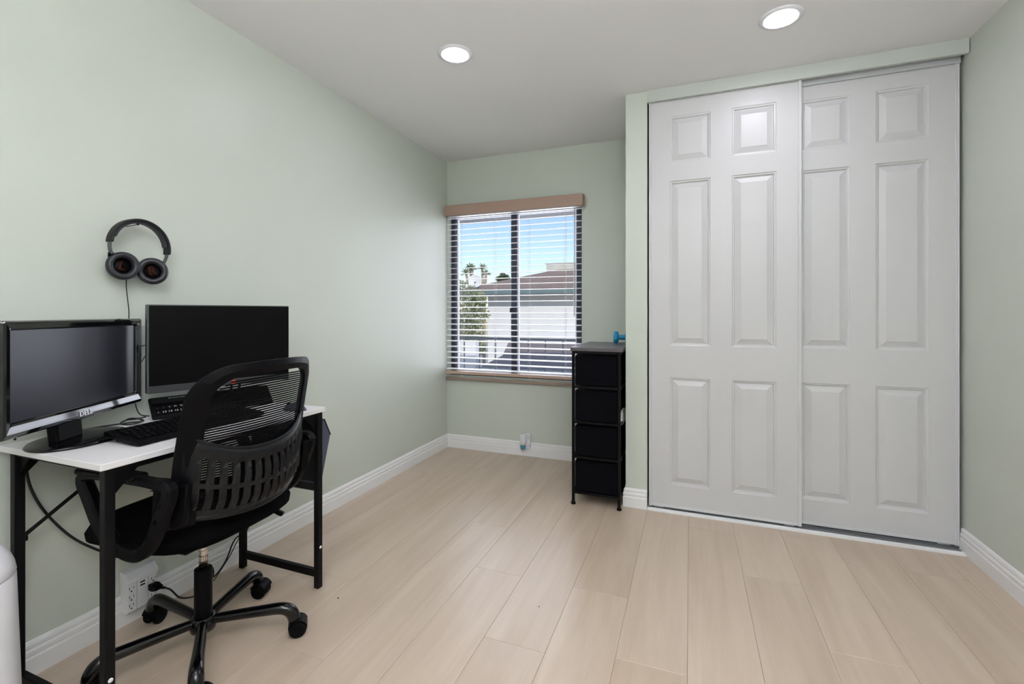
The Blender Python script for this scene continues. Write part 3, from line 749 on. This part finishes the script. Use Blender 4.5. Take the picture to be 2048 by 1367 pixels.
# ------------------------------------------------------------------ office chair
ch = tag(empty('office_chair', (.391, -2.421, 0), R_(4)), 'black mesh-back office chair with looped arms pushed under the desk', 'chair')
# back surface: local +x = backwards
def bxz(z):      # centre line x of the back
    t = (z - .53) / .46
    return .255 + .004 * t + .058 * max(0, t) ** 2.2
def hwid(z):
    t = (z - .53) / .46
    return .250 - .014 * t
def bsurf(s, z, off=0.0):
    k = .088 - .018 * (z - .53) / .46
    x = bxz(z) - k * abs(s) ** 2.0
    y = hwid(z) * s
    nx, ny = 1.0, 2 * k * s / hwid(z); l = math.hypot(nx, ny)
    return Vector((x + off * nx / l, y + off * ny / l, z))
# frame band outlines in (s, z)
def outline(hs, ztop, zbot, r, rs, n=10):
    pts = [(-hs, zbot)]
    for k in range(9): pts.append((-hs, zbot + (ztop - r - zbot) * (k + 1) / 9))
    for k in range(1, n + 1):
        a = PI - (PI / 2) * k / n; pts.append((-hs + rs + rs * math.cos(a), ztop - r + r * math.sin(a)))
    for k in range(1, 12): pts.append((-hs + rs + (2 * hs - 2 * rs) * k / 12, ztop))
    half = pts[:]
    m = [(-s, z) for s, z in reversed(half)]
    return half + [p for p in m if p not in half]
oo = outline(1.0, .998, .535, .085, .40); ii = outline(.77, .960, .535, .060, .28)
vs = []; fs = []; mN = len(oo)
for (a, c) in zip(oo, ii):
    dip = .0
    for (s, z), off in ((a, -.008), (a, .004), ((.5 * (a[0] + c[0]), .5 * (a[1] + c[1])), .014), (c, .008), (c, -.008)):
        # arch the top edge slightly
        zz = z - (.016 * s * s if z > .9 else 0)
        vs.append(bsurf(s, zz, off))
for i in range(mN - 1):
    for k in range(5): fs.append((i * 5 + k, i * 5 + (k + 1) % 5, (i + 1) * 5 + (k + 1) % 5, (i + 1) * 5 + k))
fs += [(0, 1, 2, 3, 4), tuple((mN - 1) * 5 + k for k in range(5))]
obj('back_frame', MB().add(vs, fs), M_blackplastic, ch, auto=True)
# mesh strands
b = MB(); z = .565
while z < .950:
    hs = .80 if z < .895 else .80 - .30 * ((z - .895) / .06) ** 2
    N = 14; vs = []
    for i in range(N + 1):
        s = -hs + 2 * hs * i / N
        for dzz in (-.0026, .0026): vs.append(bsurf(s, z + dzz - (.012 * s * s if z > .85 else .012 * s * s * max(0, (z - .7) / .15)), .003))
    b.add(vs, [(2 * i, 2 * i + 2, 2 * i + 3, 2 * i + 1) for i in range(N)])
    z += .0076
for s in [k / 40 for k in range(-30, 31)]: 
    vs = []
    for i in range(9):
        zz = .565 + (.945 - .565) * i / 8 - .03 * s * s
        for ds in (-.0011, .0011): vs.append(bsurf(s + ds, zz, .0025))
    b.add(vs, [(2 * i, 2 * i + 1, 2 * i + 3, 2 * i + 2) for i in range(8)])
tag(obj('back_mesh', b, M_mesh, ch), kind='stuff')
# lumbar shell with slots
def shell_off(t): return .016 + .018 * math.sin(PI * min(1, max(0, t))) 
def ztop(s): return .725 + .075 * abs(s) ** 2.4
ZB = .525
def sp(s, t, off=0):    # t 0 bottom .. 1 top
    zb_ = ZB + .030 * s * s
    z = zb_ + (ztop(s) - zb_) * t
    p = bsurf(s * .93, z, shell_off(t) * (1 - .75 * s * s) + off)
    p.x -= .05 * max(0, .22 - t) ** 1.0 / .22 * .35
    return p
NSL = 13
sv = [-1.0, -.86]
cw = 1.72 / NSL
for k in range(NSL): sv += [-.86 + cw * k + cw * .30, -.86 + cw * k + cw * .70]
sv += [.86, 1.0]
tv = [0, .06, .12, .26, .42, .48, .62, .80, .90, 1.0]
solid_rows = {0, 1, 4, 7, 8}
vs = []; idx = {}; fs = []
for i, s in enumerate(sv):
    for j, t in enumerate(tv):
        idx[i, j] = len(vs); vs.append(sp(s, t))
for i in range(len(sv) - 1):
    is_slot = (2 <= i < len(sv) - 2) and ((i - 2) % 2 == 0)
    for j in range(len(tv) - 1):
        if is_slot and j not in solid_rows: continue
        fs.append((idx[i, j], idx[i + 1, j], idx[i + 1, j + 1], idx[i, j + 1]))
obj('lumbar_shell', MB().add(vs, fs), M_shell, ch, auto=True, solid=.007)
obj('shell_rim', MB().tube([sp(-1 + 2 * k / 30, .02) for k in range(31)], .0105, 8), M_shell, ch, smooth=True)
obj('shell_top_edge', MB().tube([sp(-1 + 2 * k / 30, 1.0) for k in range(31)], .0055, 8), M_shell, ch, smooth=True)
# louvre fins on the ribs
b = MB()
for k in range(NSL + 1):
    s = -.86 + cw * k
    for (ta, tb) in ((.12, .42), (.48, .80)):
        vs = []
        for i in range(5):
            t = ta + (tb - ta) * i / 4; h = .006 * math.sin(PI * (i + .3) / 4.6)
            vs += [sp(s - cw * .16, t, .003), sp(s + cw * .22, t, .003 + h), sp(s + cw * .22, t, .002)]
        b.add(vs, [(3 * i, 3 * i + 1, 3 * i + 4, 3 * i + 3) for i in range(4)] + [(3 * i + 1, 3 * i + 2, 3 * i + 5, 3 * i + 4) for i in range(4)])
obj('shell_ribs', b, M_shell, ch)
# seat
pts = []
for i, (f, z) in enumerate([(.0, .436), (.80, .436), (.93, .441), (1.0, .455), (1.01, .474), (.97, .493), (.88, .504), (.6, .508), (.3, .506), (.0, .505)]):
    row = []
    for k in range(41):
        t = 2 * PI * k / 40; c, s_ = math.cos(t), math.sin(t)
        e = 2 / 3.4
        x = math.copysign(abs(c) ** e, c) * .248 * f - .028; y = math.copysign(abs(s_) ** e, s_) * .252 * f
        row.append((x, y, z - (.012 * max(0, -x - .10) / .12 if z > .45 else 0)))
    pts.append(row)
obj('seat', MB().grid(pts), M_fabric, ch, smooth=True)
obj('seat_pan', MB().box(-.17, .15, -.18, .18, .424, .438), M_blackplastic, ch, bev=.006)
obj('tilt_mechanism', MB().box(-.08, .07, -.055, .055, .404, .426), M_blackmetal, ch, bev=.01)
bj = MB(); 
bj.tube(cat_rom([(.02, 0, .425), (.08, 0, .427), (.13, 0, .429), (.17, 0, .432)], 5), [.022] * 16, 8, flat=.35)
obj('back_bracket', bj, M_blackplastic, ch, smooth=True)
lv = obj('tilt_lever', MB().tube([(.02, .05, .412), (.02, .21, .405), (.035, .258, .380)], .005, 8), M_blackmetal, ch)
MP = frame_M((.052, .268, .364), (.75, .30, -.42), (.3, -.6, .2))
pd = obj('lever_paddle', MB().box(-.030, .030, -.017, .017, -.008, .008, MP), M_blackplastic, lv, bev=.005)
for i, ss in enumerate(['^', 'v', '<']):
    text('paddle_icon', ss, .014, M_legend, pd, MP @ Matrix.Translation((-.008 + i * .012, 0, .0084)) @ Matrix.Rotation(.0, 4, 'Z'), .0002)
    
# arms: closed loops in x-z plane
def arm(sy):
    y0 = sy * .272
    ctr = [(.212, .662, .024), (.15, .674, .018), (.05, .676, .016), (-.07, .676, .018), (-.128, .660, .026), (-.098, .600, .030), (-.050, .525, .030), (.015, .476, .026), (.085, .465, .024), (.135, .495, .024), (.172, .56, .026)]
    C2 = cat_rom([(x, 0, z) for x, z, h in ctr], 5, True); hh = []
    for i in range(len(ctr)):
        a = ctr[i][2]; c = ctr[(i + 1) % len(ctr)][2]
        hh += [a + (c - a) * k / 5 for k in range(5)]
    n = len(C2); vs = []; fs = []
    cen = sum(C2, Vector()) / n
    for i in range(n):
        t = (C2[(i + 1) % n] - C2[i - 1]).normalized(); nr = Vector((t.z, 0, -t.x))
        if nr.dot(C2[i] - cen) < 0: nr = -nr
        for dn, dy in ((1, -.6), (1, .6), (.6, 1), (-.6, 1), (-1, .6), (-1, -.6), (-.6, -1), (.6, -1)):
            p = C2[i] + nr * dn * hh[i] * .72; vs.append((p.x, y0 + dy * .017, p.z))
    for i in range(n):
        for k in range(8): fs.append((i * 8 + k, i * 8 + (k + 1) % 8, ((i + 1) % n) * 8 + (k + 1) % 8, ((i + 1) % n) * 8 + k))
    a = obj('armrest', MB().add(vs, fs), M_blackplastic, ch, auto=True)
    obj('arm_pad', MB().box(-.135, .10, y0 - .026, y0 + .026, .675, .694), M_blackplastic, a, bev=.009, seg=3)
    b = MB()
    for zz in (.622, .575): b.lathe([(.009, -.0005), (.007, .001)], 12, Matrix.Translation((.192 if zz > .6 else .178, y0 + sy * .0172, zz)) @ Matrix.Rotation(-sy * PI / 2, 4, 'X'))
    obj('bolt_recess', b, M_fabric, a)
    # link plate to back frame
    obj('back_link', MB().add([(.165, y0 + .014, .66), (.235, y0 - sy * .03, .665), (.225, y0 - sy * .03, .55), (.155, y0 + .014, .53), (.165, y0 - .014, .66), (.225, y0 - sy * .055, .665), (.215, y0 - sy * .055, .55), (.155, y0 - .014, .53)], [(0, 1, 2, 3), (4, 5, 6, 7), (0, 1, 5, 4), (1, 2, 6, 5), (2, 3, 7, 6), (3, 0, 4, 7)]), M_blackplastic, a, bev=.004)
    obj('seat_link', MB().tube([(.05, y0, .462), (.05, y0 - sy * .10, .422)], [.022, .016], 8, flat=.5), M_blackplastic, a)
arm(-1); arm(1)
# column and base
gc = obj('gas_cylinder', MB().lathe([(.0135, .25), (.0135, .408)], 20), M_chrome, ch, smooth=True)
b = MB()
for zz in (.282, .296, .316, .335, .350): b.lathe([(.0139, zz), (.0139, zz + .0014)], 20, cap=False)
obj('cylinder_ring', b, M_slot, gc)
obj('column_cover', MB().lathe([(.024, .085), (.027, .09), (.027, .264), (.0265, .272), (.020, .274)], 24), M_blackplastic, ch, auto=True)
obj('base_hub', MB().lathe([(.030, .062), (.038, .066), (.040, .078), (.038, .108), (.030, .114)], 24), M_enamel, ch, smooth=True)
for k in range(5):
    a = R_(33 - 4 + 72 * k); d = Vector((math.cos(a), math.sin(a), 0))
    path = [d * .02 + Vector((0, 0, .094)), d * .10 + Vector((0, 0, .098)), d * .19 + Vector((0, 0, .101)), d * .248 + Vector((0, 0, .101)), d * .276 + Vector((0, 0, .089)), d * .288 + Vector((0, 0, .070)), d * .290 + Vector((0, 0, .058))]
    path = cat_rom(path, 4)
    rr = [.0150 + .0060 * min(1, i / (len(path) * .65)) for i in range(len(path))]
    obj('base_leg', MB().tube(path, rr, 14), M_enamel, ch, smooth=True)
    # caster
    sw = [40, 15, 100, 60, 20][k]
    c = obj('caster_hood', MB(), M_blackplastic, ch) if False else None
    e0 = d * .290
    f = Vector((math.cos(R_(sw)), math.sin(R_(sw)), 0)); sd = Vector((-f.y, f.x, 0))
    cc_ = e0 + f * .012
    MC = frame_M((cc_.x, cc_.y, .0290), f, (0, 0, 1))     # local x fwd, y up, z side
    hood = MB(); pa = []
    for i in range(11):
        an = R_(-20 + 215 * i / 10); pa.append((.031 * math.cos(an), .031 * math.sin(an)))
    vs = []
    for zz in (-.011, .011):
        for (u, v) in pa: vs.append(MC @ Vector((u, v, zz)))
        vs.append(MC @ Vector((0, -.004, zz)))
    m_ = len(pa) + 1
    hood.add(vs, [tuple(range(m_)), tuple(range(2 * m_ - 1, m_ - 1, -1))] + [(i, (i + 1) % m_, (i + 1) % m_ + m_, i + m_) for i in range(m_)])
    vs = []; N2 = 11
    for zz in (-.0265, .0265):
        for r in (.0300, .0330):
            for i in range(N2):
                an = R_(20 + 140 * i / (N2 - 1)); vs.append(MC @ Vector((r * math.cos(an), r * math.sin(an), zz)))
    fs = []
    for i in range(N2 - 1):
        fs += [(N2 + i, N2 + i + 1, 3 * N2 + i + 1, 3 * N2 + i), (i, i + 1, 2 * N2 + i + 1, 2 * N2 + i), (i, i + 1, N2 + i + 1, N2 + i), (2 * N2 + i, 2 * N2 + i + 1, 3 * N2 + i + 1, 3 * N2 + i)]
    fs += [(0, N2, 3 * N2, 2 * N2), (N2 - 1, 2 * N2 - 1, 4 * N2 - 1, 3 * N2 - 1)]
    hood.add(vs, fs)
    cs_ = obj('caster', hood, M_blackplastic, ch)
    obj('caster_stem', MB().tube([(e0.x, e0.y, .045), (e0.x, e0.y, .075)], .0075, 10), M_blackmetal, cs_)
    for sg in (-1, 1):
        MWh = MC @ Matrix.Translation((0, 0, sg * .0185))
        obj('wheel', MB().lathe([(.010, -.0075), (.0268, -.007), (.0288, -.004), (.0288, .004), (.0268, .007), (.010, .0075)], 24, MWh), M_blackplastic, cs_, auto=True)

# ------------------------------------------------------------------ trash can
tc_ = tag(empty('trash_can', (.296, -2.985, 0)), 'rounded white plastic trash can beside the near end of desk', 'trash can')
obj('bin_body', MB().lathe([(.128, 0), (.134, .006), (.134, .02), (.128, .25), (.121, .488), (.119, .492)], 48), M_white, tc_, smooth=True)
lid = obj('lid', MB().lathe([(.119, .494), (.121, .497), (.118, .515), (.108, .543), (.094, .560), (.077, .569)], 48), M_white, tc_, smooth=True)
obj('lid_flap', MB().lathe([(.074, .568), (.0745, .572), (.06, .578), (.02, .582), (.001, .5825)], 40), M_white, lid, smooth=True)

# crumbs on the floor
for (x, y, r, lab) in ((.63, -2.037, .0035, 'dark crumb on the oak floor beside the far desk leg'), (1.40, -1.80, .0028, 'dark crumb in the middle of the open oak floor')):
    rr = random.Random(int(x * 100)); q = []
    t_ = MB().lathe([(r * .5, 0), (r, r * .4), (r * .7, r * .9), (r * .2, r * 1.1)], 7)
    t_.v = [(a * (1 + rr.uniform(-.25, .25)), c * (1 + rr.uniform(-.25, .25)), e) for a, c, e in t_.v]
    tag(obj('crumb', t_, M_crumb, loc=(x, y, 0)), lab, 'crumb', 'crumbs on the floor')

# ------------------------------------------------------------------ outside
struct('trim_5', MB().box(-1.6, 3.4, .125, .78, 2.06, 2.10), mat('white_soffit_paint', srgb(226, 222, 226), .8), label='white roof eave above the window outside')
# neighbouring house
nh = tag(empty('neighbour_house', (0, 6, -2.6)), 'white stucco house with brown hip roof and blue fascia outside', 'house')
ZO = 2.6
EX0, EX1 = -3.02, 6.0
obj('wall', MB().box(-2.50, 5.4, .5, 6, 0, 1.60 + ZO), M_stucco, nh)
obj('fascia', MB().box(EX0, EX1, -.02, .03, 1.560 + ZO, 1.665 + ZO), M_bluewood, nh)
obj('fascia', MB().box(EX0, EX0 + .05, .03, 6.6, 1.560 + ZO, 1.665 + ZO), M_bluewood, nh)
obj('soffit', MB().box(EX0 + .05, EX1, .03, 6.6, 1.575 + ZO, 1.60 + ZO), M_oldwood, nh)
rx = -.9; ry_ = 3.3; rzt = 2.50
# ridge line at local y=3.3
R0 = (EX0 - .03, -.05, 1.665 + ZO); R1 = (EX1, -.05, 1.665 + ZO); R2 = (EX1, 6.6, 1.665 + ZO); R3 = (EX0 - .03, 6.6, 1.665 + ZO)
T0 = (-1.45, 3.3, 2.40 + ZO); T1 = (4.2, 3.3, 2.40 + ZO)
obj('roof', MB().add([R0, R1, R2, R3, T0, T1], [(0, 1, 5, 4), (1, 2, 5), (2, 3, 4, 5), (3, 0, 4), (0, 3, 2, 1)]), M_shingle, nh)
obj('roof_vent', MB().box(-1.85, 1.2, 3.1, 3.7, 2.30 + ZO, 2.52 + ZO), M_oldwood, nh)
obj('roof_vent_cap', MB().box(-1.88, 1.22, 3.05, 3.75, 2.52 + ZO, 2.545 + ZO), M_dish, nh)
# lower building roof
lb = tag(empty('lower_roof_building', (0, 2, -2.6)), 'low mauve shingle roof just below the railing outside', 'building')
b = MB(); b.add([(-.70, .1, .40 + ZO), (3, .1, .40 + ZO), (3, 3.4, .535 + ZO), (-1.55, 3.4, .535 + ZO), (-.95, 1.6, .44 + ZO),
                 (-.70, .1, .36 + ZO), (3, .1, .36 + ZO), (3, 3.4, .36 + ZO), (-1.55, 3.4, .36 + ZO), (-.95, 1.6, .36 + ZO)],
                [(0, 1, 2, 3, 4), (5, 6, 7, 8, 9), (0, 1, 6, 5), (1, 2, 7, 6), (2, 3, 8, 7), (3, 4, 9, 8), (4, 0, 5, 9)])
obj('roof', b, M_shingle2, lb)
obj('gutter', MB().box(-.72, 3.0, .0, .1, .36 + ZO, .42 + ZO), M_oldwood, lb, bev=.01)
obj('wall', MB().box(-.6, 3, .3, 3.3, 0, .36 + ZO), M_stucco, lb)
# railing
rl = tag(empty('balcony_railing', (0, 1.3, -.2)), 'blue grey metal balcony railing outside the window', 'railing')
obj('top_rail', MB().box(-1.4, 2.6, -.02, .02, 1.040, 1.068), M_railpaint, rl, bev=.003)
obj('bottom_rail', MB().box(-1.4, 2.6, -.012, .012, .24, .27), M_railpaint, rl)
pk = MB().box(-.006, .006, -.006, .006, .27, 1.04).mesh('picket', M_railpaint)
x = -.493 - .196 * 4
while x < 2.5:
    link('picket', pk, rl, (x, 0, 0)); x += .196
tag(obj('balcony_floor', MB().box(-1.4, 2.6, .9, 1.4, -.10, .0), M_ground), 'pale concrete balcony slab under the railing outside', 'balcony')
# ground and white low wall
struct('ground_outside', MB().box(-30, 30, .2, 60, -2.8, -2.6), M_ground, label='pale ground outside the house')
tag(obj('garden_wall', MB().box(-3.6, -1.75, 4.25, 4.4, -2.6, .62), M_stucco), 'low white garden wall below the tree outside', 'wall')
# satellite dish
sd_ = tag(empty('satellite_dish', (-2.67, 6.15, 1.62)), 'pale grey satellite dish on corner of the neighbouring roof', 'satellite dish')
MD = Matrix.Translation((0, 0, .25)) @ Vector((.3, -.9, .25)).to_track_quat('Z', 'Y').to_matrix().to_4x4()
obj('reflector', MB().lathe([(.001, -.03), (.07, -.022), (.13, .0), (.155, .014), (.157, .012), (.13, -.006), (.07, -.028), (.001, -.036)], 28, MD, cap=False), M_dish, sd_, smooth=True)
obj('mast', MB().tube([(0, .02, 0), (0, .03, .24)], .014, 8), M_slider, sd_)
obj('feed_arm', MB().tube([(0, .0, .14), (.08, -.20, .22)], .008, 6), M_slider, sd_)
# trees
def leaves(b, c, rad, n, size, rng, squash=1.0):
    for _ in range(n):
        v = Vector((rng.gauss(0, 1), rng.gauss(0, 1), rng.gauss(0, 1))).normalized() * rad * rng.random() ** .4
        p = Vector(c) + Vector((v.x, v.y, v.z * squash)); q = Quaternion((rng.gauss(0, 1), rng.gauss(0, 1), rng.gauss(0, 1), rng.gauss(0, 1))).normalized()
        s = size * rng.uniform(.6, 1.4)
        b.add([p + q @ Vector(k) for k in ((-s, 0, 0), (0, -s * .45, s * .1), (s, 0, 0), (0, s * .45, s * .1))], [(0, 1, 2, 3)])
rng = random.Random(11)
def tree(name, base, blobs, label, leafm, trunk_paths, n=260, size=.045, squash=1.0):
    t = tag(empty(name, base), label, 'tree')
    b = MB()
    for p in trunk_paths: b.tube(cat_rom(p[0], 4), p[1], 7)
    obj('trunk', b, M_bark, t, smooth=True)
    f = MB()
    for c, r in blobs: leaves(f, c, r, n, size, rng, squash)
    tag(obj('foliage', f, leafm, t), kind='stuff')
    return t
tree('leafy_tree', (-2.22, 4.75, -2.6), [((.22, 0, 3.75), .30), ((.1, .1, 3.35), .26), ((.28, -.05, 4.0), .22), ((.25, 0, 3.1), .2), ((0, 0, 2.9), .3)], 'bright green leafy tree against the white house wall', M_leaf1,
     [([(0, 0, 0), (-.05, 0, 2.6), (.05, 0, 3.4), (.2, 0, 3.9)], .03)], 420, .035)
tree('silvery_shrub_tree', (-2.75, 5.6, -2.6), [((0, 0, 3.9), .36), ((-.1, .1, 3.5), .36), ((.22, 0, 3.6), .3), ((-.1, 0, 3.1), .4), ((.25, 0, 4.1), .24)], 'grey green shrubby tree with pale branches outside', M_leaf2,
     [([(.1, -.2, 0), (.15, -.25, 2.7), (.3, -.25, 3.3), (.38, -.2, 3.9)], .025), ([(.12, -.2, 2.6), (.05, -.3, 3.3), (-.1, -.3, 3.9)], .018), ([(.14, -.2, 2.9), (.3, -.3, 3.2), (.5, -.3, 3.5)], .014)], 480, .030)
tree('round_tree', (-5.2, 14, -2.6), [((.06, 0, 5.2), .22), ((-.1, 0, 5.12), .17), ((.2, 0, 5.12), .15)], 'small dark green treetop just above the roof line', M_leaf3, [([(0, 0, 0), (0, 0, 5.1)], .06)], 300, .05, .7)
tree('distant_hedge_tree', (-6.6, 12.5, -2.6), [((.3, 0, 4.6), .45), ((.9, 0, 4.5), .35), ((-.4, 0, 4.5), .5), ((1.5, .4, 4.55), .28)], 'distant olive foliage behind the roof corner', M_leaf1, [([(0, 0, 0), (.2, 0, 4.3)], .06)], 380, .06)
def palm(name, base, heads, label):
    t = tag(empty(name, base), label, 'tree'); b = MB(); f = MB()
    for (hx, hy, hz, bend) in heads:
        b.tube(cat_rom([(0, 0, 0), (hx * .2, hy * .2, hz * .7), (hx, hy, hz)], 4), [.07] * 4 + [.06] * 3 + [.055] * 2, 7)
        for k in range(34):
            an = rng.uniform(0, 2 * PI); el = rng.uniform(-.25, 1.3); L_ = rng.uniform(.20, .30)
            d = Vector((math.cos(an) * math.cos(el), math.sin(an) * math.cos(el), math.sin(el))); sdv = d.cross(Vector((0, 0, 1))).normalized() * .022
            p0 = Vector((hx, hy, hz)); p1 = p0 + d * L_ * .6; p2 = p0 + d * L_ + Vector((0, 0, -.05))
            f.add([p0 - sdv * .6, p0 + sdv * .6, p1 + sdv, p2, p1 - sdv], [(0, 1, 2, 3, 4)])
    obj('trunk', b, M_bark, t, smooth=True); tag(obj('fronds', f, M_leaf1, t), kind='stuff')
palm('yucca_tree', (-6.45, 14, -2.6), [(-.10, 0, 5.55, 0), (-.38, 0, 5.40, 0), (-.24, .1, 5.66, 0)], 'left cluster of spiky yucca heads beyond the roof')
palm('yucca_tree', (-6.10, 14.2, -2.6), [(-.08, 0, 5.62, 0), (.10, 0, 5.38, 0)], 'right pair of spiky yucca heads beyond the roof')
